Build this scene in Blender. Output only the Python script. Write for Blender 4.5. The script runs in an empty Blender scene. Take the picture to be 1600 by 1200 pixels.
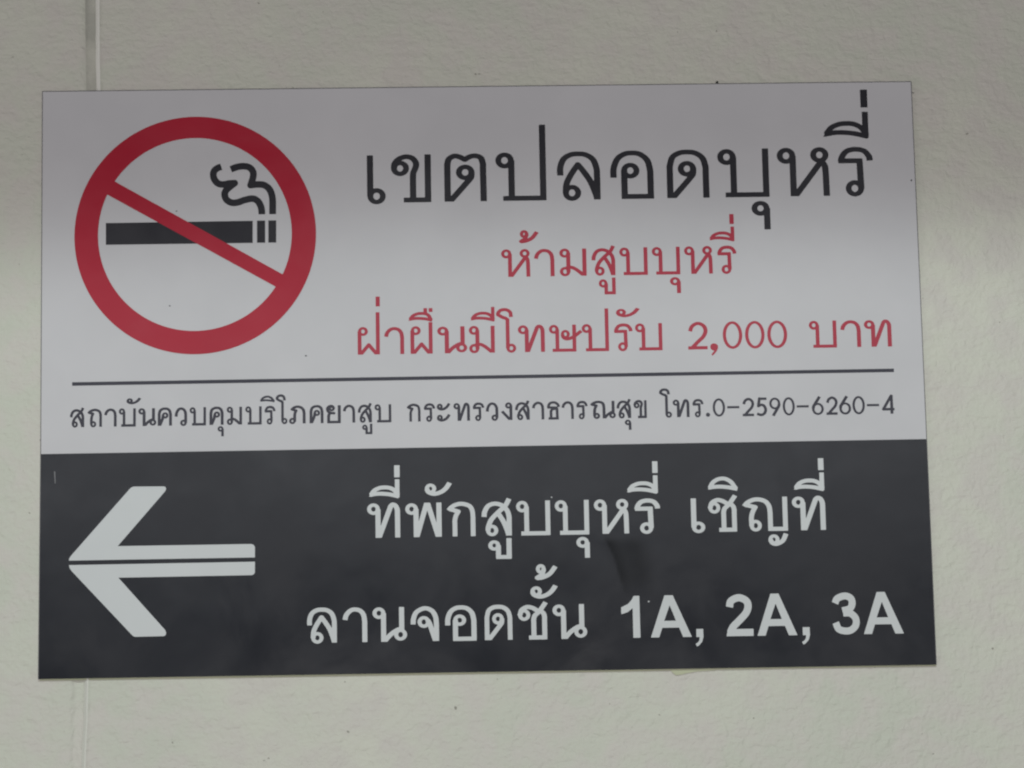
import bpy, bmesh, math, random
import numpy as np
from mathutils import Vector, Euler, noise
from mathutils.geometry import tessellate_polygon

random.seed(4)
S = bpy.context.scene
COL = S.collection

# ------------------------------------------------------------------ camera
CAM_LOC, CAM_ROT = (-0.02844, -1.721, -0.25992), (1.716761, 0.018215, -0.024807)
cd = bpy.data.cameras.new('camera'); cam = bpy.data.objects.new('camera', cd); COL.objects.link(cam)
cam.location = CAM_LOC; cam.rotation_mode = 'XYZ'; cam.rotation_euler = CAM_ROT
cd.sensor_fit = 'HORIZONTAL'; cd.sensor_width = 36.0; cd.lens = 36.0 * 4000.0 / 1600.0
cd.clip_start = 0.01; cd.clip_end = 100
S.camera = cam
cd.dof.use_dof = True; cd.dof.focus_distance = 1.73; cd.dof.aperture_fstop = 14.0

# ------------------------------------------------------------------ light
W = bpy.data.worlds.new('World'); S.world = W; W.use_nodes = True
bg = W.node_tree.nodes['Background']; bg.inputs['Color'].default_value = (0.92, 0.96, 1.0, 1); bg.inputs['Strength'].default_value = 0.09

def aim(o, target):
    o.rotation_euler = (Vector(target) - o.location).to_track_quat('-Z', 'Y').to_euler()
def area(name, loc, target, sx, sy, power, color):
    l = bpy.data.lights.new(name, 'AREA'); l.shape = 'RECTANGLE'; l.size = sx; l.size_y = sy; l.energy = power; l.color = color
    o = bpy.data.objects.new(name, l); COL.objects.link(o); o.location = loc; aim(o, target); return o
# soft light from the left, an added wide fill in front, and an unseen spot whose cone edge stands for an overhead shadow
area('opening_light', (-2.4, -1.5, -0.1), (0, 0, 0), 1.2, 1.1, 6.8, (1.0, 0.97, 0.94))
lamp = area('front_fill', (0.1, -4.0, -1.0), (0.06, 0, 0.13), 1.6, 0.8, 8.2, (1.0, 0.945, 0.92)); lamp.data.spread = math.radians(72)  # unseen fill; its narrowed spread fades it towards the corners
area('sheen_lamp', (0.05, -4.0, 0.51), (0.0, 0, 0.0), 3.2, 0.55, 12.5, (0.95, 0.97, 1.0))  # unseen lamp added where the film mirrors it as a sheen
sp = bpy.data.lights.new('cutoff_spot', 'SPOT'); spo = bpy.data.objects.new('cutoff_spot', sp); COL.objects.link(spo)
spo.location = (0.05, -2.5, 1.375); spo.rotation_euler = (0, 0, 0); sp.energy = 110; sp.spot_size = math.radians(127.8); sp.spot_blend = 0.05
sp.shadow_soft_size = 0.03; sp.color = (0.89, 1.0, 0.955)

S.view_settings.view_transform = 'Standard'; S.view_settings.look = 'None'
S.view_settings.exposure = 0; S.view_settings.gamma = 1; S.view_settings.use_curve_mapping = False
S.cycles.filter_width = 2.15

# ------------------------------------------------------------------ materials
def mat(name, color, rough=0.5, spec=0.5):
    m = bpy.data.materials.new(name); m.use_nodes = True
    b = m.node_tree.nodes['Principled BSDF']
    b.inputs['Base Color'].default_value = (*color, 1); b.inputs['Roughness'].default_value = rough
    b.inputs['Specular IOR Level'].default_value = spec
    return m, m.node_tree, b
def N(t, kind, **kw):
    n = t.nodes.new(kind)
    for k, v in kw.items():
        if k in n.inputs: n.inputs[k].default_value = v
        else: setattr(n, k, v)
    return n
def mixc(t, fac, a, b):
    m = t.nodes.new('ShaderNodeMix'); m.data_type = 'RGBA'
    if hasattr(fac, 'links'): t.links.new(fac, m.inputs[0])
    else: m.inputs[0].default_value = fac
    for s, v in ((6, a), (7, b)):
        if isinstance(v, tuple): m.inputs[s].default_value = (*v, 1)
        else: t.links.new(v, m.inputs[s])
    return m.outputs[2]
def ramp(t, src, a, b):
    r = t.nodes.new('ShaderNodeMapRange'); r.inputs[1].default_value = a; r.inputs[2].default_value = b
    r.interpolation_type = 'SMOOTHSTEP'
    t.links.new(src, r.inputs[0]); return r.outputs[0]

def coords(t): return N(t, 'ShaderNodeTexCoord').outputs['Object']
def noisetex(t, co, scale, detail=2, rough=0.5, dist=0.0):
    n = N(t, 'ShaderNodeTexNoise', Scale=scale, Detail=detail, Roughness=rough, Distortion=dist); t.links.new(co, n.inputs['Vector']); return n.outputs['Fac']

# painted plaster: rolled paint skin, faint mottling, a few dark specks
m_wall, t, b = mat('wall_paint', (0.6, 0.6, 0.53), 0.55, 0.35)
co = coords(t)
n1 = noisetex(t, co, 5, 4, 0.6); n2 = noisetex(t, co, 160, 3, 0.6); n3 = noisetex(t, co, 46, 2)
c = mixc(t, ramp(t, n1, 0.3, 0.7), (0.56, 0.578, 0.50), (0.625, 0.622, 0.545))
c = mixc(t, ramp(t, n3, 0.35, 0.7), c, (0.60, 0.575, 0.53))
sk = noisetex(t, co, 240, 1, 0.4)
c = mixc(t, ramp(t, sk, 0.80, 0.85), c, (0.30, 0.29, 0.25))
t.links.new(c, b.inputs['Base Color'])
h1 = noisetex(t, co, 250, 1.5, 0.45, 0.5); h2 = noisetex(t, co, 105, 2, 0.5, 0.8)
mp = N(t, 'ShaderNodeMapping'); mp.inputs['Rotation'].default_value = (0, math.radians(-35), 0); mp.inputs['Scale'].default_value = (0.45, 1, 1.3)
t.links.new(co, mp.inputs[0]); h3 = noisetex(t, mp.outputs[0], 150, 3, 0.6, 0.3); h4 = noisetex(t, co, 14, 2)
hm = N(t, 'ShaderNodeMath', operation='ADD'); t.links.new(h1, hm.inputs[0]); t.links.new(h2, hm.inputs[1])
for h, k in ((h3, 1.1), (h4, 3.0)):
    mm = N(t, 'ShaderNodeMath', operation='MULTIPLY_ADD'); mm.inputs[1].default_value = k; t.links.new(h, mm.inputs[0]); t.links.new(hm.outputs[0], mm.inputs[2]); hm = mm
bp = N(t, 'ShaderNodeBump', Strength=0.68, Distance=0.0011); t.links.new(hm.outputs[0], bp.inputs['Height']); t.links.new(bp.outputs[0], b.inputs['Normal'])

m_filler, t, b = mat('joint_filler', (0.40, 0.395, 0.35), 0.6, 0.3)
co = coords(t); n1 = noisetex(t, co, 38, 4, 0.65)
t.links.new(mixc(t, ramp(t, n1, 0.35, 0.7), (0.545, 0.54, 0.475), (0.40, 0.40, 0.355)), b.inputs['Base Color'])
bp = N(t, 'ShaderNodeBump', Strength=0.5, Distance=0.001); t.links.new(noisetex(t, co, 260, 2), bp.inputs['Height']); t.links.new(bp.outputs[0], b.inputs['Normal'])

m_lit_lip = mat('lit_lip', (0.78, 0.77, 0.72), 0.4, 0.5)[0]  # paler tone paints the side light caught by the joint's lip
m_lit_lip_low = mat('lit_lip_low', (0.64, 0.64, 0.585), 0.45, 0.4)[0]  # lower run of the lip, its caught light painted weaker

def film(name, c0, c1, rough, spec=0.25, speck=None):
    m, t, b = mat(name, c0, rough, spec)
    co = coords(t); n = noisetex(t, co, 9, 4, 0.6)
    c = mixc(t, ramp(t, n, 0.3, 0.7), c0, c1)
    if speck:
        s = noisetex(t, co, 210, 1, 0.3); c = mixc(t, ramp(t, s, 0.80, 0.82), c, speck)
    t.links.new(c, b.inputs['Base Color'])
    r = noisetex(t, co, 14, 4, 0.65, 0.6); mr = N(t, 'ShaderNodeMapRange'); mr.inputs[1].default_value = 0.3; mr.inputs[2].default_value = 0.75; mr.inputs[3].default_value = rough - 0.04; mr.inputs[4].default_value = rough + 0.10
    t.links.new(r, mr.inputs[0]); t.links.new(mr.outputs[0], b.inputs['Roughness'])
    h = noisetex(t, co, 22, 2); bp = N(t, 'ShaderNodeBump', Strength=0.12, Distance=0.002)
    t.links.new(h, bp.inputs['Height']); t.links.new(bp.outputs[0], b.inputs['Normal'])
    return m
m_white = film('white_film', (0.553, 0.547, 0.57), (0.588, 0.58, 0.603), 0.17)
m_dark = film('charcoal_film', (0.0195, 0.0205, 0.026), (0.0225, 0.024, 0.030), 0.17)
t = m_dark.node_tree; b = t.nodes['Principled BSDF']; a = N(t, 'ShaderNodeAttribute', attribute_name='crease_dim')
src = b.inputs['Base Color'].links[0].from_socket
t.links.new(mixc(t, a.outputs['Fac'], src, (0.009, 0.0095, 0.010)), b.inputs['Base Color'])  # the crease reflects less: painted as a darker base colour
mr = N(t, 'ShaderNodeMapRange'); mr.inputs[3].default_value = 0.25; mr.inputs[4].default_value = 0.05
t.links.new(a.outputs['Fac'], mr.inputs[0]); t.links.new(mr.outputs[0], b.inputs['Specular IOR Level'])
m_black = film('black_print', (0.024, 0.023, 0.029), (0.028, 0.027, 0.033), 0.17)
m_slate = film('slate_print', (0.034, 0.033, 0.048), (0.04, 0.039, 0.054), 0.17)
m_red = film('red_print', (0.39, 0.016, 0.036), (0.42, 0.02, 0.042), 0.17)
m_rose = film('rose_print', (0.40, 0.035, 0.062), (0.43, 0.043, 0.07), 0.17)
m_light = film('light_print', (0.60, 0.62, 0.63), (0.63, 0.65, 0.66), 0.17)
m_tape = film('yellowed_adhesive', (0.46, 0.49, 0.33), (0.52, 0.53, 0.38), 0.5)
m_scratch = mat('faint_scratch', (0.20, 0.20, 0.21), 0.5, 0.2)[0]
m_speck = mat('dark_speck', (0.02, 0.02, 0.018), 0.6)[0]

# ------------------------------------------------------------------ data
# Monoline letter shapes: x-height = 100 units. S(mooth curve), L(ine), O(ring), P(olygon), H(ole)
GLYPHS = {
'เ': [('L','',[(6.7,100),(6.7,14)]), ('O',20,14,13.2,12.2)],
'ข': [('O',19,71.5,12.6,11.5), ('S','r',[(6.5,73),(8.5,83),(19,92.5),(33,96),(45.5,92),(52.3,82),(51,72),(46.5,61.5),(45.6,50)]), ('L','',[(45.6,52),(45.6,0)]), ('L','',[(26,5),(83.3,5)]), ('L','',[(76.7,100.5),(76.7,0)])],
'ต': [('L','',[(7.2,0),(7.2,79)]), ('S','r',[(7.2,78),(10.5,89),(21,95.5),(32,94),(43.5,88)]), ('S','r',[(43.5,88),(54.5,94),(66,95.5),(76.5,91),(80.6,79),(80.7,70)]), ('L','',[(80.7,72),(81.3,0)]), ('O',44,61,13,11.6), ('S','b',[(57,62),(56,52),(50,43),(8,-4)])],
'ป': [('O',19.2,84.5,13,12), ('L','',[(33,85),(33,2)]), ('L','',[(15,5),(105,5)]), ('L','',[(98.3,159),(98.3,0)])],
'ล': [('S','',[(6.7,51),(7,68),(14,85),(28,94),(43,96),(60,94),(75,84),(82,66),(83,50)]), ('L','',[(83,52),(83,0)]), ('O',30.3,14.5,12.8,12), ('S','r',[(17.5,16),(19.5,34),(29,53),(43.5,73.5)]), ('S','br',[(43.5,73.5),(54,60.5),(69,38),(80,10),(84,-8)])],
'อ': [('S','',[(7,44.5),(7.8,64.5),(15.7,83.5),(29.5,93.5),(44.5,96),(62,93.5),(77,81),(82.6,62),(83.3,48)]), ('L','',[(83.3,50),(83.3,0)]), ('L','',[(22.7,5),(90,5)]), ('L','',[(29.3,0),(29.3,60)]), ('O',42,59,12.8,11.7)],
'ด': [('L','',[(7,0),(7,67)]), ('S','r',[(7,66),(13,85),(27,94),(43,96),(60,94),(75,83.5),(81,66),(81.3,55)]), ('L','',[(81.3,57),(81.5,0)]), ('O',42.7,61,12.8,11.6), ('S','b',[(55.5,62),(55,52),(49,42),(8,-4)])],
'บ': [('O',19.5,84,13,12), ('L','',[(33,84),(33,2)]), ('L','',[(15.5,5),(106.5,5)]), ('L','',[(99.8,101),(99.8,0)])],
'ุ': [('O',19,0,12.6,11.4), ('L','',[(32.3,0),(32.3,-46)])],
'ู': [('O',18,0,11.5,11), ('L','',[(30,0),(30,-38)]), ('L','',[(23,-36),(68,-36)]), ('L','',[(61.3,22),(61.3,-41)])],
'ห': [('O',19.5,84.5,13,12), ('L','',[(33,84.5),(33,0)]), ('L','b',[(33,-4),(91,71)]), ('O',88.5,85.5,12.8,11.6), ('S','',[(91,74),(96.5,67),(100,54),(101,0)])],
'ร': [('S','',[(65.8,72),(64.3,81),(54,92.5),(36.5,96),(19,92.5),(9,82),(5.2,70)]), ('L','',[(0,72),(50,72)]), ('L','',[(44.3,76.5),(46,14)]), ('O',32.6,14.5,13,12.2)],
'ี': [('P',[(-6,122.4),(3,136),(9,142),(13,139),(13,125)]), ('S','',[(-2,127.5),(12,130.5),(34,131.5),(62,129),(93,122)]), ('S','r',[(3,131),(13,142),(30,149),(46,150.5),(62,149),(77,142),(88,129)]), ('L','',[(87.5,119),(87.5,175)])],
'ิ': [('P',[(-6,123),(3,136),(9,143),(13,140),(13,125.5)]), ('S','',[(-2,128),(12,130.5),(34,131.5),(62,129),(92,123)]), ('S','r',[(3,131),(12,145),(27,154),(43,157),(58,154),(73,144),(85,127)])],
'ื': [('P',[(-6,122.4),(3,136),(9,142),(13,139),(13,125)]), ('S','',[(-2,127.5),(12,130.5),(34,131.5),(62,129),(88,123)]), ('S','r',[(3,131),(13,142),(30,149),(46,150.5),(62,149),(74,142),(82,128)]), ('L','',[(61,146),(61,171)]), ('L','',[(82,156),(82,171)])],
'่': [('L','',[(0,0),(0,38)])],
'า': [('S','',[(6.4,65),(10.5,79),(22,91),(36,95),(52,91),(62,79),(65.3,60),(65.3,50)]), ('L','',[(65.3,52),(65.3,0)])],
'น': [('O',19,83,12.8,12), ('L','',[(32.3,83),(32.3,0)]), ('S','b',[(30,-5),(49,17),(66,30),(80,36),(90,33)]), ('O',82,20,13,12.5), ('L','',[(85.5,100),(85.5,30)])],
'จ': [('S','',[(6.7,49),(8.5,67),(17.5,84.5),(40,95),(62,88.5),(73.5,70),(75.8,46),(75.8,40)]), ('L','',[(75.8,42),(75.8,0)]), ('O',38.6,55.5,12.6,12.3), ('S','b',[(50,61),(56,50),(62,32),(74,-4)])],
'ช': [('O',18,71,12.6,12.2), ('S','r',[(5.5,72),(11,86),(27,94),(44,91),(60,82)]), ('S','',[(84,107),(70,88),(60,77),(50.6,69),(46.8,58),(46.8,48)]), ('L','',[(46.8,50),(46.8,0)]), ('S','r',[(66,84),(76,76),(79.7,66),(79.7,52)]), ('L','',[(79.7,54),(79.7,0)]), ('L','',[(31.5,5.5),(86.3,5.5)])],
'ั': [('O',17,20,10.8,10.6), ('S','',[(6,19),(12,9),(28,4),(47,9),(62,20),(74,37)])],
'้': [('O',15,39,9,9.2), ('L','r',[(23.5,36),(18,21)]), ('L','r',[(18,22),(4,14)]), ('S','',[(2,13),(20,15),(42,25),(60,46)])],
'ม': [('O',19,84,12.6,12), ('L','',[(31.5,84),(31.5,14)]), ('O',19.5,16,12.6,12.5), ('S','b',[(22,28),(38,32),(58,24),(88,-1)]), ('L','',[(88,100),(88,0)])],
'ส': [('S','',[(6.7,55.6),(9,71),(20,88),(40,94),(61,88),(75.4,73),(80.4,56),(80.6,46)]), ('L','',[(80.6,48),(80.6,0)]), ('S','',[(81.5,108),(69.6,87),(49,69),(28.6,48),(19.5,28),(17.7,15)]), ('O',30,15.5,12,12), ('S','b',[(47.7,67),(64,41),(75,14),(80,-5)])],
'ท': [('O',19,83.5,12.6,12), ('L','',[(32,83),(32,0)]), ('L','b',[(33,-4),(70,93)]), ('S','r',[(69,91),(75,96),(83,93),(88.3,82),(89,68)]), ('L','',[(89,70),(89,0)])],
'พ': [('O',18,82,12.6,12), ('L','',[(31,82),(31,0)]), ('L','bt',[(31.5,-4),(64,103)]), ('L','bt',[(64,103),(97,-4)]), ('L','',[(98.4,100),(98.4,0)])],
'ก': [('S','',[(-1,76),(6,84),(18,91),(34,95),(50,94),(66,88),(74,76),(76.3,58),(76.3,48)]), ('L','',[(76.3,50),(76.3,0)]), ('L','r',[(4,80),(30,72.5)]), ('S','r',[(30,72.5),(22,60),(18.5,46),(18.5,36)]), ('L','',[(18.5,38),(18.5,0)])],
'ถ': [('S','',[(-1,76),(6,84),(18,91),(34,95),(50,94),(66,88),(74,76),(76.3,58),(76.3,48)]), ('L','',[(76.3,50),(76.3,0)]), ('L','r',[(4,80),(28,73.5)]), ('S','r',[(28,73.5),(21,60),(17.5,42),(17.5,16)]), ('O',29.5,15,12.3,12)],
'ภ': [('S','',[(13,76),(20,84),(30,91),(44,95),(58,94),(72,88),(82,76),(86,58),(86,48)]), ('L','',[(86,50),(86,0)]), ('L','r',[(17,80),(40,73.5)]), ('S','r',[(40,73.5),(34,60),(31.5,42),(31.5,16)]), ('O',18,15,12.3,12)],
'ณ': [('S','',[(-1,76),(6,84),(18,91),(34,95),(50,94),(64,88),(70,76),(72,58),(72,48)]), ('L','',[(72,50),(72,0)]), ('L','r',[(4,80),(28,73.5)]), ('S','r',[(28,73.5),(21,60),(17.5,42),(17.5,16)]), ('O',29.5,15,12.3,12), ('S','b',[(70,-4),(88,17),(106,30),(118,36),(126,32)]), ('O',121,18,12.3,12), ('L','',[(125,100),(125,30)])],
'ญ': [('S','',[(-1,74),(7,83),(19,90),(34,94),(50,93),(66,86.5),(75.5,73),(78,56),(78.3,46)]), ('L','',[(78.3,48),(78.3,0)]), ('L','r',[(4,78),(33,71)]), ('S','r',[(33,71),(25,57),(20.5,41),(20.5,17)]), ('O',33,16,12.6,12.5), ('L','',[(71.7,5.5),(131,5.5)]), ('L','',[(124.3,101),(124.3,0)]), ('O',87.5,-26,11,10.5), ('S','',[(76.5,-27),(84,-37),(98,-38.5),(115,-29),(125,-9)])],
'ฝ': [('O',20,86,12.6,12), ('L','',[(7,86),(7,0)]), ('L','b',[(4,-7),(41.5,36)]), ('L','b',[(41.5,36),(78,-7)]), ('O',41.5,37,.6,.6), ('L','',[(75.5,157),(75.5,0)])],
'ฝ_': [('O',20,86,12.6,12), ('L','',[(7,86),(7,0)]), ('L','b',[(4,-7),(41.5,36)]), ('L','b',[(41.5,36),(78,-7)]), ('O',41.5,37,.6,.6), ('L','',[(75.5,117),(75.5,0)])],
'โ': [('S','',[(55.5,132),(53.5,148),(44,157),(31,160),(16,157),(7,148),(6,141)]), ('S','r',[(6,141),(22,132),(36,127),(42,121)]), ('L','',[(42,126),(42,15)]), ('O',55,15.5,12.8,12.2)],
'ษ': [('O',19,83.5,12.6,12), ('L','',[(32,83),(32,2)]), ('L','',[(13,5),(104.5,5)]), ('L','',[(98,100),(98,0)]), ('O',63.6,64.5,11.5,11.5), ('S','',[(52,63),(58,51),(73,47),(95,54.5),(109,64),(126,76)])],
'ะ': [('O',17,20,10.8,10.6), ('S','',[(6,19),(12,9),(28,4),(47,9),(62,20),(74,37)]), ('O',17,83,10.8,10.6), ('S','',[(6,82),(12,72),(28,67),(47,72),(62,83),(74,100)])],
'ค': [('L','',[(7,0),(7,67)]), ('S','r',[(7,66),(13,85),(27,94),(41,96),(56,94),(68,84),(73,66),(73.5,55)]), ('L','',[(73.5,57),(73.5,0)]), ('O',42,58,12.6,11.8), ('S','br',[(30,56),(27,40),(18,18),(8,-3)])],
'ว': [('S','',[(6.4,50),(9,70),(20,89),(35,95),(50,90),(60,76),(62.5,58),(62.5,14)]), ('O',49.5,14.5,12.6,12.2)],
'ย': [('O',31,82,11,10), ('S','r',[(42,84),(34,95),(18,94),(7,81),(12,65),(26,57),(44,55)]), ('S','r',[(24,56),(16,48),(13.5,36)]), ('L','',[(13.5,40),(13.5,0)]), ('L','',[(7,5),(81,5)]), ('L','',[(74.3,100),(74.3,0)])],
'ง': [('O',43,83,12.6,12), ('L','',[(56,83),(56,0)]), ('L','b',[(58,-6),(6,50)])],
'ธ': [('S','',[(71,70),(66,84),(52,93.5),(36.5,96),(19,92.5),(9,82),(5.2,66)]), ('L','',[(0,68),(60,66)]), ('L','',[(54,70),(60,60),(62,0)]), ('L','',[(6,5),(68,5)]), ('L','',[(22,0),(22,50)]), ('S','r',[(22,46),(30,56),(46,60),(58,58)])],
'2': [('S','',[(8,66),(16,84),(36,94),(56,86),(64,68),(56,47),(35,27)]), ('L','b',[(38,30),(4,-4)]), ('L','',[(0,6),(70,6)])],
'0': [('O',35.5,50,28.8,45)],
'5': [('L','',[(15,94.5),(60,94.5)]), ('L','r',[(18,96),(11,54)]), ('S','',[(10,53),(29,61),(46,53),(53,33),(45,13),(26,5),(2,12)])],
'9': [('O',31,67,25,27), ('S','',[(56,64),(54,54),(46,40),(20,-1)])],
'6': [('O',33,33,26,28), ('S','',[(7,36),(9,47),(17,60),(44,101)])],
'4': [('L','r',[(52,99),(4,25)]), ('L','',[(0,25),(70,25)]), ('L','',[(54,104),(54,0)])],
'-': [('L','',[(0,0),(60,0)])],
'.': [('O',8,8,4,4), ('O',8,8,1,1)],
',': [('P',[(1,36),(4,42),(12,46),(21,44),(27,37),(27,26),(22,14),(13,2),(7,-3),(4,2),(10,10),(14,17),(9,18),(3,23),(1,29)])],
'A1': [('P',[(30.9,100),(44.5,100),(45,0),(27.8,0),(27.8,71),(16,61.5),(0,56.5),(0,73),(17,81),(26,91)])],
'AA': [('P',[(34.6,100),(54.4,100),(97.5,0),(76.6,0),(67.7,22.7),(27.6,22.7),(19.8,0),(0,0)]), ('H',[(46.5,76.5),(60.6,39.2),(32.6,39.2)])],
'A,': [('P',[(1,1),(18,1),(18.3,-18),(15,-29),(8,-37),(2,-40.5),(-1.5,-34),(4,-31),(8,-26),(9,-18),(1,-18)])],
'A2': [('SW',17.2,[(8.8,69.5),(13,84),(31.5,91.6),(49,84),(53,70),(47,54),(30,36),(16,22),(9,8)]), ('P',[(0,0),(1.5,8),(6,17),(64.3,17),(64.3,0)])],
'A3': [('SW',16.5,[(8,74.5),(14,86),(32,91.8),(46,86),(49,73),(43,61.5),(25,56.5)]), ('SW',16.5,[(27,51),(44,50),(56,38),(56,22),(46,11),(32,8),(15,13),(8,28.5)])],
}
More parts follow.
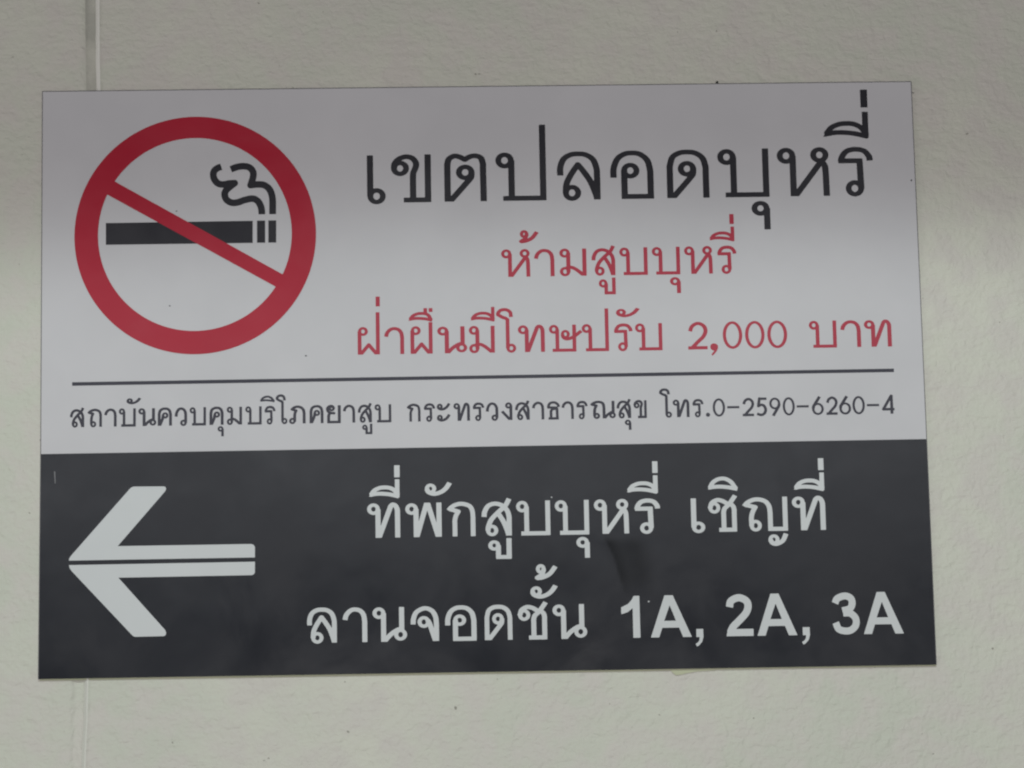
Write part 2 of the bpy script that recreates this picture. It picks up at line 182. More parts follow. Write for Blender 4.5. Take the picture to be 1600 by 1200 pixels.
# layout of the printed sheet in millimetres on the wall plane (x right, z up, centre of the sheet = 0)
TEXT = {
 'headline': ((13.2, 10.2), [
   ('เ',-78.17,-65.44,120.03,153.44,0),
   ('ข',-61.70,-34.19,120.11,153.56,0),
   ('ต',-25.12,4.01,120.24,153.74,0),
   ('ป',10.22,45.02,120.37,153.92,0),
   ('ล',52.48,82.25,120.50,154.12,0),
   ('อ',89.19,119.08,120.63,154.30,0),
   ('ด',128.11,157.37,120.76,154.48,0),
   ('บ',163.41,198.81,120.89,154.67,0),
   ('ุ',186.00,198.81,98.00,118.04,1),
   ('ห',204.59,240.57,121.03,154.87,0),
   ('ร',246.80,271.10,121.15,155.05,0),
   ('ี',237.32,269.07,160.97,180.24,1),
   ('่',264.02,268.92,183.27,196.04,1),
 ]),
 'ban': ((14.5, 11.5), [
   ('ห',13.08,32.80,67.19,86.14,0),
   ('้',25.47,39.08,90.50,99.67,1),
   ('า',35.52,49.47,67.26,86.21,0),
   ('ม',52.98,71.41,67.32,86.28,0),
   ('ส',74.93,91.17,67.40,86.36,0),
   ('ู',79.58,91.07,54.12,65.78,1),
   ('บ',94.12,113.36,67.47,86.44,0),
   ('บ',116.45,135.66,67.54,86.52,0),
   ('ุ',128.38,135.76,54.37,65.50,1),
   ('ห',138.66,158.01,67.62,86.61,0),
   ('ร',161.32,174.53,67.69,86.68,0),
   ('ี',156.22,173.63,89.88,100.28,1),
   ('่',170.43,173.43,102.12,109.08,1),
 ]),
 'fine': ((14.5, 11.5), [
   ('ฝ',-85.64,-70.59,14.79,33.33,0),
   ('่',-73.14,-70.30,47.93,54.75,1),
   ('า',-67.54,-54.01,14.82,33.35,0),
   ('ฝ_',-49.74,-34.67,14.84,33.37,0),
   ('ื',-50.96,-34.39,36.81,46.28,1),
   ('น',-31.40,-11.18,14.87,33.39,0),
   ('ม',-9.87,7.66,14.90,33.41,0),
   ('ี',-8.64,7.91,36.31,46.54,1),
   ('โ',8.84,22.19,14.93,33.43,0),
   ('ท',23.54,41.79,14.95,33.45,0),
   ('ษ',44.81,67.73,14.98,33.47,0),
   ('ป',67.17,85.53,15.01,33.49,0),
   ('ร',89.08,101.76,15.04,33.51,0),
   ('ั',90.71,107.14,38.12,44.59,1),
   ('บ',103.60,122.06,15.06,33.53,0),
   ('2',139.51,153.13,15.11,34.28,0),
   (',',154.73,159.94,10.76,19.21,1),
   ('0',163.48,176.80,15.14,34.33,0),
   ('0',178.78,192.11,15.16,34.35,0),
   ('0',194.00,207.60,15.18,34.38,0),
   ('บ',222.70,241.49,15.23,33.66,0),
   ('า',244.18,258.20,15.25,33.68,0),
   ('ท',260.49,279.26,15.28,33.70,0),
 ]),
 'ministry': ((17, 14), [
   ('ส',-280.21,-270.57,-32.06,-19.92,0),
   ('ถ',-268.46,-258.64,-32.04,-19.91,0),
   ('า',-257.17,-248.73,-32.02,-19.89,0),
   ('บ',-247.31,-235.88,-32.00,-19.88,0),
   ('ั',-242.26,-232.25,-17.01,-12.50,1),
   ('น',-234.20,-222.04,-31.97,-19.86,0),
   ('ค',-221.10,-211.52,-31.95,-19.84,0),
   ('ว',-209.66,-201.29,-31.93,-19.83,0),
   ('บ',-199.61,-188.56,-31.91,-19.81,0),
   ('ค',-186.23,-176.68,-31.89,-19.80,0),
   ('ุ',-180.76,-176.57,-39.75,-32.77,1),
   ('ม',-174.57,-164.24,-31.87,-19.78,0),
   ('บ',-162.04,-150.98,-31.84,-19.76,0),
   ('ร',-149.12,-141.64,-31.82,-19.75,0),
   ('ิ',-152.01,-142.02,-17.03,-12.43,1),
   ('โ',-141.46,-133.59,-31.81,-19.74,0),
   ('ภ',-132.51,-121.27,-31.79,-19.72,0),
   ('ค',-118.63,-109.19,-31.76,-19.70,0),
   ('ย',-107.55,-97.50,-31.74,-19.69,0),
   ('า',-96.07,-87.80,-31.72,-19.67,0),
   ('ส',-85.98,-76.45,-31.70,-19.66,0),
   ('ู',-83.14,-76.22,-39.80,-32.64,1),
   ('บ',-74.63,-63.32,-31.68,-19.64,0),
   ('ก',-52.87,-43.51,-31.64,-19.61,0),
   ('ร',-41.30,-33.62,-31.62,-19.60,0),
   ('ะ',-32.53,-23.20,-31.61,-19.59,0),
   ('ท',-21.16,-10.05,-31.58,-19.57,0),
   ('ร',-8.14,-0.28,-31.56,-19.55,0),
   ('ว',0.81,9.23,-31.55,-19.54,0),
   ('ง',11.06,18.79,-31.53,-19.53,0),
   ('ส',20.62,30.53,-31.51,-19.51,0),
   ('า',32.14,40.40,-31.49,-19.50,0),
   ('ธ',42.27,51.18,-31.47,-19.48,0),
   ('า',52.19,60.54,-31.45,-19.47,0),
   ('ร',62.24,69.94,-31.44,-19.46,0),
   ('ณ',71.64,89.05,-31.41,-19.44,0),
   ('ส',89.62,99.46,-31.38,-19.42,0),
   ('ุ',95.02,99.46,-39.49,-32.48,1),
   ('ข',101.17,110.14,-31.36,-19.40,0),
   ('โ',118.82,127.27,-31.33,-19.38,0),
   ('ท',127.89,139.22,-31.31,-19.36,0),
   ('ร',141.28,148.87,-31.29,-19.35,0),
   ('.',150.35,153.18,-31.36,-28.51,1),
   ('0',155.12,163.54,-31.26,-18.88,0),
   ('-',164.98,173.28,-25.78,-24.24,1),
   ('2',175.24,183.45,-31.23,-18.84,0),
   ('5',184.90,192.15,-31.21,-18.82,0),
   ('9',193.77,201.46,-31.19,-18.80,0),
   ('0',202.90,211.12,-31.18,-18.78,0),
   ('-',212.38,220.69,-25.91,-24.37,1),
   ('6',222.67,230.89,-31.14,-18.74,0),
   ('2',232.42,240.47,-31.12,-18.72,0),
   ('6',241.31,249.53,-31.11,-18.70,0),
   ('0',250.54,259.03,-31.09,-18.68,0),
   ('-',260.39,268.79,-25.74,-24.20,1),
   ('4',270.60,279.22,-31.05,-18.64,0),
 ]),
 'rest': ((15, 12), [
   ('ท',-80.34,-58.21,-110.15,-86.97,0),
   ('ี',-79.01,-58.30,-83.70,-70.77,1),
   ('่',-61.87,-58.16,-69.42,-61.25,1),
   ('พ',-54.67,-30.27,-110.10,-86.96,0),
   ('ั',-41.46,-23.07,-82.40,-73.11,1),
   ('ก',-26.69,-7.50,-110.05,-86.95,0),
   ('ส',-3.30,16.98,-110.01,-86.94,0),
   ('ู',0.89,16.62,-125.74,-111.76,1),
   ('บ',20.10,42.99,-109.96,-86.93,0),
   ('บ',46.24,69.20,-109.92,-86.92,0),
   ('ุ',60.32,69.30,-125.87,-111.80,1),
   ('ห',72.71,96.12,-109.87,-86.91,0),
   ('ร',99.98,117.39,-109.82,-86.90,0),
   ('ี',95.31,116.31,-83.39,-70.77,1),
   ('่',112.80,116.41,-69.16,-61.22,1),
   ('เ',138.28,147.65,-109.76,-86.88,0),
   ('ช',149.82,169.81,-109.73,-86.88,0),
   ('ิ',150.09,170.55,-82.20,-72.35,1),
   ('ญ',173.08,203.72,-109.67,-86.87,0),
   ('ท',206.87,229.41,-109.62,-86.85,0),
   ('ี',208.55,229.35,-83.33,-70.60,1),
   ('่',225.52,229.27,-68.94,-60.85,1),
 ]),
 'parking': ((15, 12), [
   ('ล',-121.25,-101.37,-179.88,-156.82,0),
   ('า',-97.51,-81.00,-179.90,-156.84,0),
   ('น',-77.44,-54.45,-179.93,-156.85,0),
   ('จ',-52.01,-33.02,-179.95,-156.87,0),
   ('อ',-28.90,-7.89,-179.98,-156.89,0),
   ('ด',-2.40,16.14,-180.00,-156.90,0),
   ('ช',19.75,40.10,-180.03,-156.92,0),
   ('ั',28.52,47.02,-152.84,-143.61,1),
   ('้',31.87,47.12,-140.41,-129.65,1),
   ('น',43.25,66.28,-180.05,-156.94,0),
   ('A1',89.41,101.97,-180.10,-152.03,0),
   ('AA',109.04,136.43,-180.13,-152.04,0),
   ('A,',138.91,144.29,-186.60,-174.92,1),
   ('A2',159.90,178.10,-180.17,-152.07,0),
   ('AA',180.75,207.55,-180.20,-152.09,0),
   ('A,',210.60,216.03,-186.50,-174.98,1),
   ('A3',231.55,249.92,-180.25,-152.12,0),
   ('AA',252.53,279.39,-180.28,-152.13,0),
 ]),
}
ART = {
 'corners': [(-300.32,201.03),(299.72,201.14),(300.25,-201.52),(-299.71,-200.67)],
 'split': [(-299.42,-49.97),(300.13,-48.81)],
 'ring': ([(-195.7,99.39),(-113.38,98.31),(-195.68,182.11)],[(-195.96,99.88),(-129.94,99.02),(-195.94,167.08)]),
 'bar': [(-256.6,140.34),(-250.25,136.98),(-136.47,71.13),(-130.51,67.72),(-135.79,59.36),(-141.87,62.99),(-256.32,128.46),(-262.67,131.89)],
 'cig': [[(-256.7,108.3),(-156.56,108.61),(-156.61,93.17),(-256.63,93.15)],[(-153.63,108.66),(-148.08,108.68),(-148.14,93.23),(-153.69,93.22)],[(-145.89,108.7),(-140.51,108.72),(-140.59,93.22),(-145.96,93.25)]],
 'smoke': [[(-177.98,146.69),(-180.49,145.83),(-182.83,143.76),(-183.42,140.47),(-182.25,137.16),(-179.63,134.73),(-176.13,134.27),(-172.63,134.95),(-168.83,135.14)],[(-168.83,135.14),(-171.75,132.84),(-174.68,130.19),(-175.68,127.21),(-174.4,123.61),(-170.91,121.47),(-166.82,121.6),(-162.15,123.15),(-156.9,124.1),(-153.4,122.62),(-151.2,119.13),(-150.4,115.54),(-150.35,113.03)],[(-171.44,144.81),(-167.34,146.38),(-162.67,146.92),(-158.58,145.85),(-156.25,142.83),(-156.26,138.93),(-157.92,133.56)],[(-157.92,133.56),(-153.36,133.99),(-148.69,133.45),(-145.2,130.71),(-143.35,126.2),(-142.9,122.01),(-142.94,113.06)]],
 'arrow': [[(-280.25,-122.15),(-279.98,-120.58),(-278.99,-119.02),(-239.83,-74.52),(-238.68,-73.53),(-237.25,-72.97),(-216.92,-73.15),(-215.78,-73.6),(-215.35,-74.76),(-215.92,-76.34),(-247.68,-112.94),(-158.29,-112.95),(-156.72,-113.55),(-155.86,-115),(-155.89,-122.03)],[(-280.23,-125.15),(-155.9,-124.89),(-155.93,-132.05),(-156.64,-133.33),(-158.07,-133.88),(-247.16,-134.13),(-215.92,-169.55),(-215.21,-171.27),(-215.49,-172.97),(-216.77,-173.65),(-235.65,-173.76),(-236.93,-173.45),(-238.06,-172.44),(-278.5,-129.04),(-279.65,-127.31)]],
 'rule': [(-278.92,-1.34),(279.91,-0.06),(279.82,-2.4),(-278.9,-3.75)],
 'scratch': [(-290.68,-61.89),(-289.82,-61.91),(-289.47,-70),(-290.05,-69.99)],
 'joint': [(-264.9,302.74),(-263.82,265.98),(-262.6,202.18),(-268.53,-201.64),(-270.08,-259.76),(-271.3,-301.51)],
 'tape': [(122.12,-201.21),(121.88,-202.27),(123.33,-204),(125.44,-205.53),(128.46,-205.16),(133.21,-204.17),(139.68,-203.13),(151.73,-202.66),(153.49,-201.33)],
 'tapeline': [(-299.49,-201.69),(-198.02,-201.94),(-27.47,-202.27),(144.01,-202.27),(300.64,-202.42),(301.18,-200.89),(300.1,186.52),(298.68,186.54),(298.82,-199.57),(-27.42,-199.04),(-298.24,-199)],
 'speck': [(165.05,201.51),(166.38,201.49)],
 'crease': [(79.54,-113.33),(83.73,-119.02),(86.49,-129.85),(91.73,-145.02),(106.71,-149.56),(115.45,-145.41),(111.53,-130.26),(106.74,-115.06)],
 'flecks': [(-212.99,50.23),(-208.49,115.99),(-120.83,14.51),(44.28,-84.6),(107.97,-155.9),(-18.24,-241.6),(297.29,131.16),(301.19,193.36),(252.59,146.19)],
}
# ------------------------------------------------------------------ outline builder
def catmull(p, n=7):
    p = [np.array(q, float) for q in p]; e = [2*p[0]-p[1]] + p + [2*p[-1]-p[-2]]; out = []
    for i in range(1, len(e)-2):
        for k in range(n):
            u = k/n; a, b, c, d = e[i-1:i+3]
            out.append(0.5*(2*b+(c-a)*u+(2*a-5*b+4*c-d)*u*u+(3*b-a-3*c+d)*u**3))
    return out + [p[-1]]

def sd_line(X, Y, pts, r, closed=False, butt=True):
    pts = [np.array(q, float) for q in pts]
    seq = pts + [pts[0]] if closed else pts
    D = np.full(X.shape, 1e9)
    for a, b in zip(seq[:-1], seq[1:]):
        d = b-a; L2 = max(d@d, 1e-9); u = np.clip(((X-a[0])*d[0]+(Y-a[1])*d[1])/L2, 0, 1)
        D = np.minimum(D, np.hypot(X-a[0]-u*d[0], Y-a[1]-u*d[1]))
    D = D - r
    if butt and not closed:
        for e, q in ((pts[0], pts[1]), (pts[-1], pts[-2])):
            d = (e-q)/np.linalg.norm(e-q); tt = (X-e[0])*d[0]+(Y-e[1])*d[1]
            D = np.where(np.hypot(X-e[0], Y-e[1]) < 1.7*r, np.maximum(D, tt), D)
    return D

def sd_poly(X, Y, pts):
    pts = [np.array(q, float) for q in pts]; D = np.full(X.shape, 1e9); inside = np.zeros(X.shape, bool)
    for a, b in zip(pts, pts[1:]+pts[:1]):
        d = b-a; u = np.clip(((X-a[0])*d[0]+(Y-a[1])*d[1])/max(d@d, 1e-9), 0, 1)
        D = np.minimum(D, np.hypot(X-a[0]-u*d[0], Y-a[1]-u*d[1]))
        if a[1] != b[1]:
            inside ^= ((a[1] > Y) != (b[1] > Y)) & (X < (b[0]-a[0])*(Y-a[1])/(b[1]-a[1])+a[0])
    return np.where(inside, -D, D)

def contours(prims, pw, ph, step):
    """joined outline of all strokes of a letter, drawn with an elliptical pen pw x ph"""
    k = pw/ph
    P = []
    for q in prims:
        if q[0] in 'SL': P += [(x, y) for x, y in q[2]]
        elif q[0] == 'SW': P += q[2]
        elif q[0] == 'O': P += [(q[1]-q[3], q[2]-q[4]), (q[1]+q[3], q[2]+q[4])]
        else: P += q[1]
    P = np.array(P, float); mar = pw*1.2+4*step
    xs = np.arange(P[:, 0].min()-mar, P[:, 0].max()+mar, step); ys = np.arange(P[:, 1].min()-mar, P[:, 1].max()+mar, step)
    X, Y0 = np.meshgrid(xs, ys); Y = Y0*k
    D = np.full(X.shape, 1e9)
    for q in prims:
        if q[0] in 'SL':
            pts = [(x, y*k) for x, y in (catmull(q[2]) if q[0] == 'S' else q[2])]
            d = sd_line(X, Y, pts, pw/2, butt='r' not in q[1])
            if 'b' in q[1]: d = np.maximum(d, -Y)
            if 't' in q[1]: d = np.maximum(d, Y-100*k)
            D = np.minimum(D, d)
        elif q[0] == 'SW':
            D = np.minimum(D, sd_line(X, Y0, catmull(q[2]), q[1]/2))
        elif q[0] == 'O':
            pts = [(q[1]+q[3]*math.cos(a), k*(q[2]+q[4]*math.sin(a))) for a in np.linspace(0, 2*math.pi, 40)[:-1]]
            D = np.minimum(D, sd_line(X, Y, pts, pw/2*(0.8 if pw > 14 else 0.93), closed=True))
        elif q[0] == 'P': D = np.minimum(D, sd_poly(X, Y0, q[1]))
        elif q[0] == 'H': D = np.maximum(D, -sd_poly(X, Y0, q[1]))
    return march(D, xs, ys)

def march(D, xs, ys):
    D = np.where(np.abs(D) < 1e-7, 1e-7, D); I = D < 0
    nxt = {}
    step = xs[1]-xs[0]
    def cut(j0, i0, j1, i1):
        u = D[j0, i0]/(D[j0, i0]-D[j1, i1])
        return (xs[i0]+u*(xs[i1]-xs[i0]), ys[j0]+u*(ys[j1]-ys[j0]))
    pos = {}
    cells = I[:-1, :-1].astype(int)+2*I[:-1, 1:]+4*I[1:, 1:]+8*I[1:, :-1]
    # edges: 0 bottom, 1 right, 2 top, 3 left ; segment keeps the inside on its left
    T = {1: [(0, 3)], 2: [(1, 0)], 3: [(1, 3)], 4: [(2, 1)], 5: [(0, 3), (2, 1)], 6: [(2, 0)], 7: [(2, 3)], 8: [(3, 2)], 9: [(0, 2)], 10: [(1, 0), (3, 2)], 11: [(1, 2)], 12: [(3, 1)], 13: [(0, 1)], 14: [(3, 0)]}
    for j, i in zip(*np.nonzero((cells > 0) & (cells < 15))):
        for a, b in T[cells[j, i]]:
            ks = []
            for e in (a, b):
                if e == 0: kk, p = ('h', j, i), (j, i, j, i+1)
                elif e == 2: kk, p = ('h', j+1, i), (j+1, i, j+1, i+1)
                elif e == 3: kk, p = ('v', j, i), (j, i, j+1, i)
                else: kk, p = ('v', j, i+1), (j, i+1, j+1, i+1)
                if kk not in pos: pos[kk] = cut(*p)
                ks.append(kk)
            nxt[ks[0]] = ks[1]
    loops = []
    while nxt:
        k0 = next(iter(nxt)); lp = []; k1 = k0
        while k1 in nxt:
            lp.append(pos[k1]); k1 = nxt.pop(k1)
        lp = simplify(lp, step*0.06)
        if len(lp) > 3: loops.append(lp)
    return loops

def simplify(lp, tol):
    p = np.array(lp); n = len(p)
    if n < 8: return lp
    far = int(np.argmax(np.hypot(*(p-p[0]).T)))
    def dp(a, b):
        if b-a < 2: return [a]
        q = p[a+1:b]; d = p[b % n]-p[a]; L = math.hypot(*d) or 1e-9
        dist = np.abs((q[:, 0]-p[a][0])*d[1]-(q[:, 1]-p[a][1])*d[0])/L
        i = int(np.argmax(dist))
        if dist[i] < tol: return [a]
        return dp(a, a+1+i)+dp(a+1+i, b)
    p = np.vstack([p, p[:1]])
    return [tuple(p[i]) for i in dp(0, far)+dp(far, n)]

# ------------------------------------------------------------------ mesh helpers (millimetres in, metres out)
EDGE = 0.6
FACE = 2.6            # thickness of the sheet, mm; its front is the plane y = 0 and the wall lies behind it
def fill(bm, loops, off):
    """flat printed shape: loops in mm on the sheet"""
    def area2(lp): return sum(a[0]*b[1]-b[0]*a[1] for a, b in zip(lp, lp[1:]+lp[:1]))
    def inside(p, lp):
        r = False
        for a, b in zip(lp, lp[1:]+lp[:1]):
            if (a[1] > p[1]) != (b[1] > p[1]) and p[0] < (b[0]-a[0])*(p[1]-a[1])/(b[1]-a[1])+a[0]: r = not r
        return r
    solid = loops if len(loops) == 1 else [lp for lp in loops if area2(lp) > 0]
    holes = [] if len(loops) == 1 else [lp for lp in loops if area2(lp) <= 0]
    for s in solid:
        isl = [list(s)] + [list(h) for h in holes if inside(h[0], s)]
        vs = [bm.verts.new((x*.001, -(off-FACE)*.001, z*.001)) for lp in isl for x, z in lp]
        n0 = len(bm.faces)
        # triangulate in a frame of about unit size, turned a little so that no edges are axis-parallel
        ca, sa = math.cos(0.37), math.sin(0.37)
        for tri in tessellate_polygon([[Vector((x*ca-z*sa, x*sa+z*ca, 0)) for x, z in lp] for lp in isl]):
            a, b, c = (vs[i] for i in tri)
            n = (b.co-a.co).cross(c.co-a.co)
            if n.length < 1e-15: continue
            try: bm.faces.new((a, b, c) if n.y < 0 else (a, c, b))
            except ValueError: pass
        want = abs(area2(isl[0]))-sum(abs(area2(h)) for h in isl[1:])
        got = sum(f.calc_area() for f in list(bm.faces)[n0:])*2e6
        if abs(got-want) > 0.02*want: print('FILL', round(got/want, 3), len(isl))
def link(name, bm, m, parent=None, smooth=False):
    me = bpy.data.meshes.new(name); bm.to_mesh(me); bm.free(); me.materials.append(m)
    if smooth: me.polygons.foreach_set('use_smooth', [True]*len(me.polygons))
    o = bpy.data.objects.new(name, me); COL.objects.link(o); o.parent = parent; return o

# ------------------------------------------------------------------ wall with its joint
jt = sorted([(z, x) for x, z in ART['joint']])
jz = np.array([q[0] for q in jt]); jx = np.array([q[1] for q in jt])
def joint_x(z):
    if z < jz[0]: return jx[0]
    if z > jz[-1]: return jx[-1]
    return float(np.interp(z, jz, jx))
# distance from the lip of the joint (mm) -> relief out of the wall (mm)
PROF = [(-2500, 0), (-900, 0), (-300, 0), (-60, 0), (-20, 0), (-11.5, 0), (-10, -0.2), (-8.4, -0.8), (-7.2, -1.35), (-6, -1.6), (-5, -1.65), (-3.4, -1.65), (-2.0, -1.55), (-1.4, -1.2), (0.2, 0.55), (0.8, 0.8), (1.5, 0.65), (2.4, 0.15), (4, 0), (9, 0), (30, 0), (120, 0), (400, 0), (1000, 0), (2500, 0)]
zs = [-2500, -1200, -600, -400] + list(np.arange(-340, 321, 4.0)) + [400, 600, 1200, 2000]
bm = bmesh.new(); rows = []
for z in zs:
    row = []
    for u, d in PROF:
        near = max(0, 1-abs(u)/14)
        w = noise.noise((u*.05, z*.02, 0))*0.5*near + noise.noise((0, z*.11, 3))*0.22*near
        dd = d*(1+0.35*noise.noise((1, z*.03, u*.02)))
        row.append(bm.verts.new(((joint_x(z)+u+w)*.001, (FACE-dd)*.001, z*.001)))
    rows.append(row)
for r0, r1 in zip(rows[:-1], rows[1:]):
    for i in range(len(PROF)-1):
        f = bm.faces.new((r0[i], r0[i+1], r1[i+1], r1[i]))
        if -8.5 < PROF[i][0] < -1.9 and r0[i].co.z > 0: f.material_index = 1      # greyer filler in the upper joint
        if -1.5 < PROF[i][0] < 1.4: f.material_index = 2 if r0[i].co.z > 0 else 3                        # light caught by its lip, painted pale
wall = link('wall', bm, m_wall, None, True); wall.data.materials.append(m_filler); wall.data.materials.append(m_lit_lip); wall.data.materials.append(m_lit_lip_low)
wall['label'] = 'cream painted rough plaster wall with a vertical joint, behind the sign'; wall['category'] = 'wall'; wall['kind'] = 'structure'

# ------------------------------------------------------------------ the sign
sign = bpy.data.objects.new('no_smoking_sign', None); COL.objects.link(sign); sign.empty_display_size = 0.1
sign['label'] = 'flat white and charcoal Thai no-smoking sign with red ring and white arrow on the wall'; sign['category'] = 'sign'
TL, TR, BR, BL = ART['corners']; SL, SR = ART['split']

m_edge = mat('edge_shadow', (0.16, 0.155, 0.17), 0.6, 0.2)[0]  # dark tone stands for the gap shadow along the sheet's rim
def slab(name, quad, m, lift=None, nx=2, nz=2):
    """sheet with a grid front (lift = relief in mm), and returned edges to the wall"""
    (a, b, c, d) = [np.array(q) for q in quad]           # TL TR BR BL
    bm = bmesh.new(); g = []
    for j in range(nz+1):
        v = j/nz; row = []
        for i in range(nx+1):
            u = i/nx; q = (a*(1-u)+b*u)*(1-v)+(d*(1-u)+c*u)*v
            h = lift(q[0], q[1]) if lift else 0
            row.append(bm.verts.new((q[0]*.001, -h*.001, q[1]*.001)))
        g.append(row)
    for j in range(nz):
        for i in range(nx): bm.faces.new((g[j][i], g[j+1][i], g[j+1][i+1], g[j][i+1]))
    rim = [g[0][i] for i in range(nx+1)] + [g[j][nx] for j in range(1, nz+1)] + [g[nz][i] for i in range(nx-1, -1, -1)] + [g[j][0] for j in range(nz-1, 0, -1)]
    low = [bm.verts.new((v.co.x, (FACE-0.05)*.001, v.co.z)) for v in rim]
    rim = [bm.verts.new(v.co) for v in rim]              # own edge vertices: the front stays flat-shaded to its border
    n = len(rim)
    cen = Vector((np.mean([q[0] for q in quad])*.001, 0, np.mean([q[1] for q in quad])*.001))
    # the cut edge is chamfered half a millimetre outward, so a hairline of painted shadow shows from the front
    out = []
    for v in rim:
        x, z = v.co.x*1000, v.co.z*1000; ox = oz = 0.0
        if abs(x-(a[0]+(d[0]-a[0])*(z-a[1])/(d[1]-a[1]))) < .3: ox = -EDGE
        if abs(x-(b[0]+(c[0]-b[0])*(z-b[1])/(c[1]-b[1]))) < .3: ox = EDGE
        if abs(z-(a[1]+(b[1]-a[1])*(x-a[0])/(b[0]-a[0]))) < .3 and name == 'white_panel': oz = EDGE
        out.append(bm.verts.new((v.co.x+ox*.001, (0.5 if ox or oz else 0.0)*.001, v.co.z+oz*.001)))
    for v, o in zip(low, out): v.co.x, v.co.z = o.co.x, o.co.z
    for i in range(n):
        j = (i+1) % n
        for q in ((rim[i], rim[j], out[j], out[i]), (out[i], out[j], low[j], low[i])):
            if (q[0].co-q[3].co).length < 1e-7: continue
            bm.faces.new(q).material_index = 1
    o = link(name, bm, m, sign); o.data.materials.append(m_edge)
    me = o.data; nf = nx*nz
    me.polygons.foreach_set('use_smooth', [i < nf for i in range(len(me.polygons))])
    return o

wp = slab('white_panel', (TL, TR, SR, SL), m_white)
wp['label'] = 'pale upper panel of the sign'
# a slight crease in the charcoal film, its duller reflection painted darker: crisp on its left, fading to the right
CR = [np.array(q) for q in ART['crease']]
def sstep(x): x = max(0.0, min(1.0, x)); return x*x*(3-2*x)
def crease_frame(x, z):
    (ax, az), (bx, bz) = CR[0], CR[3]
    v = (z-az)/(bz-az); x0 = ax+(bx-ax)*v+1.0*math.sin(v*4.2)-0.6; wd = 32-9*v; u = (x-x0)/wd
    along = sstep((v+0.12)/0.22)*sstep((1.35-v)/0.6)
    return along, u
def crease_dim(x, z):
    al, u = crease_frame(x, z); n = 0.80+0.22*noise.noise((x*.05, z*.03, 7))
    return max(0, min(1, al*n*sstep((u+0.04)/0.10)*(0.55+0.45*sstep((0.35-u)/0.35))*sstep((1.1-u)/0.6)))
def crease(x, z):
    al, u = crease_frame(x, z)
    return 0.07*al*sstep((u+0.15)/0.15)*sstep((0.8-u)/0.8)
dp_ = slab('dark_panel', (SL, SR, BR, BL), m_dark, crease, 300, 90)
at = dp_.data.attributes.new('crease_dim', 'FLOAT', 'POINT')
at.data.foreach_set('value', [crease_dim(v.co.x*1000, v.co.z*1000) for v in dp_.data.vertices])
dp_['label'] = 'charcoal lower panel with a crease above the digits, its duller reflection painted dark'

bm = bmesh.new(); fill(bm, [ART['tapeline'][:6]+ART['tapeline'][6:]], 0.55); fill(bm, [ART['tape']], 0.8)
tp = link('adhesive_edge', bm, m_tape, sign); tp['label'] = 'yellowed adhesive showing along the lower edge'

OFF = FACE+0.12
# ring with its bar: one red print
def ell(c, px, pz, n=160):
    rx = px[0]-c[0]; rz = pz[1]-c[1]
    return [(c[0]+rx*math.cos(a), c[1]+rz*math.sin(a)) for a in np.linspace(0, 2*math.pi, n+1)[:-1]]
(o_, i_) = ART['ring']
outer, inner = ell(*o_), ell(*i_)
xs = np.arange(min(p[0] for p in outer)-4, max(p[0] for p in outer)+4, 0.6); ys = np.arange(min(p[1] for p in outer)-4, max(p[1] for p in outer)+4, 0.6)
X, Y = np.meshgrid(xs, ys)
D = np.minimum(np.maximum(sd_poly(X, Y, outer), -sd_poly(X, Y, inner)), sd_poly(X, Y, ART['bar']))
bm = bmesh.new(); fill(bm, march(D, xs, ys), OFF+0.12); link('prohibition_ring', bm, m_red, sign)
bm = bmesh.new()
for q in ART['cig']: fill(bm, [q], OFF)
cig = link('cigarette', bm, m_black, sign)
bm = bmesh.new()
for pair in (ART['smoke'][:2], ART['smoke'][2:]):
    P = np.array(pair[0]+pair[1]); xs = np.arange(P[:, 0].min()-6, P[:, 0].max()+6, .3); ys = np.arange(P[:, 1].min()-6, P[:, 1].max()+6, .3)
    X, Y = np.meshgrid(xs, ys); r = 2.32
    a, b = catmull(pair[0]), catmull(pair[1])
    D = np.minimum(sd_line(X, Y, a, r, butt=False), sd_line(X, Y, b, r, butt=False))
    for e, q in ((a[0], a[1]), (b[-1], b[-2])):
        d = (e-q)/np.linalg.norm(e-q); tt = (X-e[0])*d[0]+(Y-e[1])*d[1]
        D = np.where(np.hypot(X-e[0], Y-e[1]) < 1.7*r, np.maximum(D, tt), D)
    fill(bm, march(D, xs, ys), OFF)
link('smoke', bm, m_black, cig)
for q in ART['arrow']:
    bm = bmesh.new(); fill(bm, [q], OFF); link('arrow_half', bm, m_light, sign)
bm = bmesh.new(); fill(bm, [ART['rule']], OFF); link('divider_line', bm, m_slate, sign)
bm = bmesh.new(); fill(bm, [ART['scratch']], OFF); link('scratch', bm, m_scratch, sign)

for (x, z), m, r in zip(ART['flecks'], (m_black, m_black, m_black, m_light, m_light, None, m_black, m_black, m_black), (.55, .45, .6, .5, .55, 0, .6, .5, .4)):
    if m is None: continue
    bm = bmesh.new(); fill(bm, [[(x+r*random.uniform(.7, 1.5)*math.cos(a), z+r*random.uniform(.6, 1.1)*math.sin(a)) for a in np.linspace(0, 2*math.pi, 9)[:-1]]], OFF)
    link('fleck', bm, m, sign)

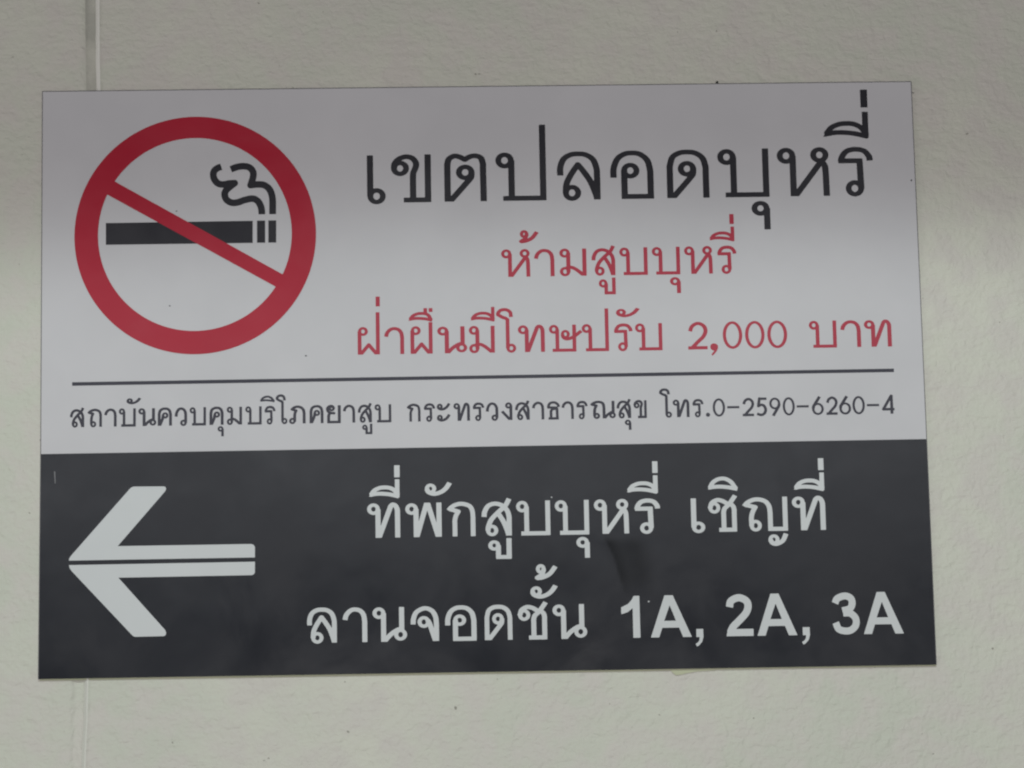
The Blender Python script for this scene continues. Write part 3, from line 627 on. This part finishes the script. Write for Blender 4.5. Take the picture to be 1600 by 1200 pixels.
CACHE = {}
STYLE = {'headline': (m_black, ['large black Thai headline']), 'ban': (m_rose, ['red Thai lettering of the middle line']),
         'fine': (m_rose, ['red Thai lettering before the amount', 'red amount 2,000', 'red Thai lettering after the amount']),
         'ministry': (m_slate, ['first grey Thai words under the divider line', 'second grey Thai words under the divider line', 'grey telephone number 0-2590-6260-4']),
         'rest': (m_light, ['long pale Thai lettering at the top of the charcoal panel', 'short pale Thai lettering at the top of the charcoal panel']),
         'parking': (m_light, ['pale Thai lettering before the floor numbers', 'bold pale floor numbers 1A, 2A, 3A'])}
for key, (pen, items) in TEXT.items():
    xh = max(i[4]-i[3] for i in items if not i[5]); words = [[]]; edge = None
    for it in items:
        if edge is not None and it[1]-edge > 0.69*xh: words.append([])
        words[-1].append(it); edge = max(edge or -1e9, it[2])
    for w, lab in zip(words, STYLE[key][1]):
        bm = bmesh.new()
        for g, x0, x1, z0, z1, mark in w:
            ck = (g, pen)
            if ck not in CACHE: CACHE[ck] = contours(GLYPHS[g], pen[0], pen[1], 1.1)
            loops = CACHE[ck]
            A = np.array([p for lp in loops for p in lp]); bx0, bx1 = A[:, 0].min(), A[:, 0].max()
            by0, by1 = (A[:, 1].min(), A[:, 1].max()) if mark else (0.0, 100.0)
            sx = (x1-x0)/(bx1-bx0); sz = (z1-z0)/(by1-by0)
            fill(bm, [[(x0+(x-bx0)*sx, z0+(y-by0)*sz) for x, y in lp] for lp in loops], OFF)
        o = link('lettering', bm, STYLE[key][0], sign); o['label'] = lab
    if len(words) != len(STYLE[key][1]): print('WORDS', key, len(words))

# tiny dark blob where the wall meets the top edge
(c, e) = ART['speck']
bm = bmesh.new(); bmesh.ops.create_uvsphere(bm, u_segments=10, v_segments=6, radius=0.0009)
for v in bm.verts: v.co = Vector((v.co.x, v.co.y*.8, v.co.z*1.3))
sp_ = link('dirt_speck', bm, m_speck, None, True); sp_.location = (c[0]*.001, FACE*.001-0.0008, c[1]*.001+0.0012)
sp_['label'] = 'tiny black speck of dirt on the wall at the top edge of the sign'; sp_['category'] = 'speck'
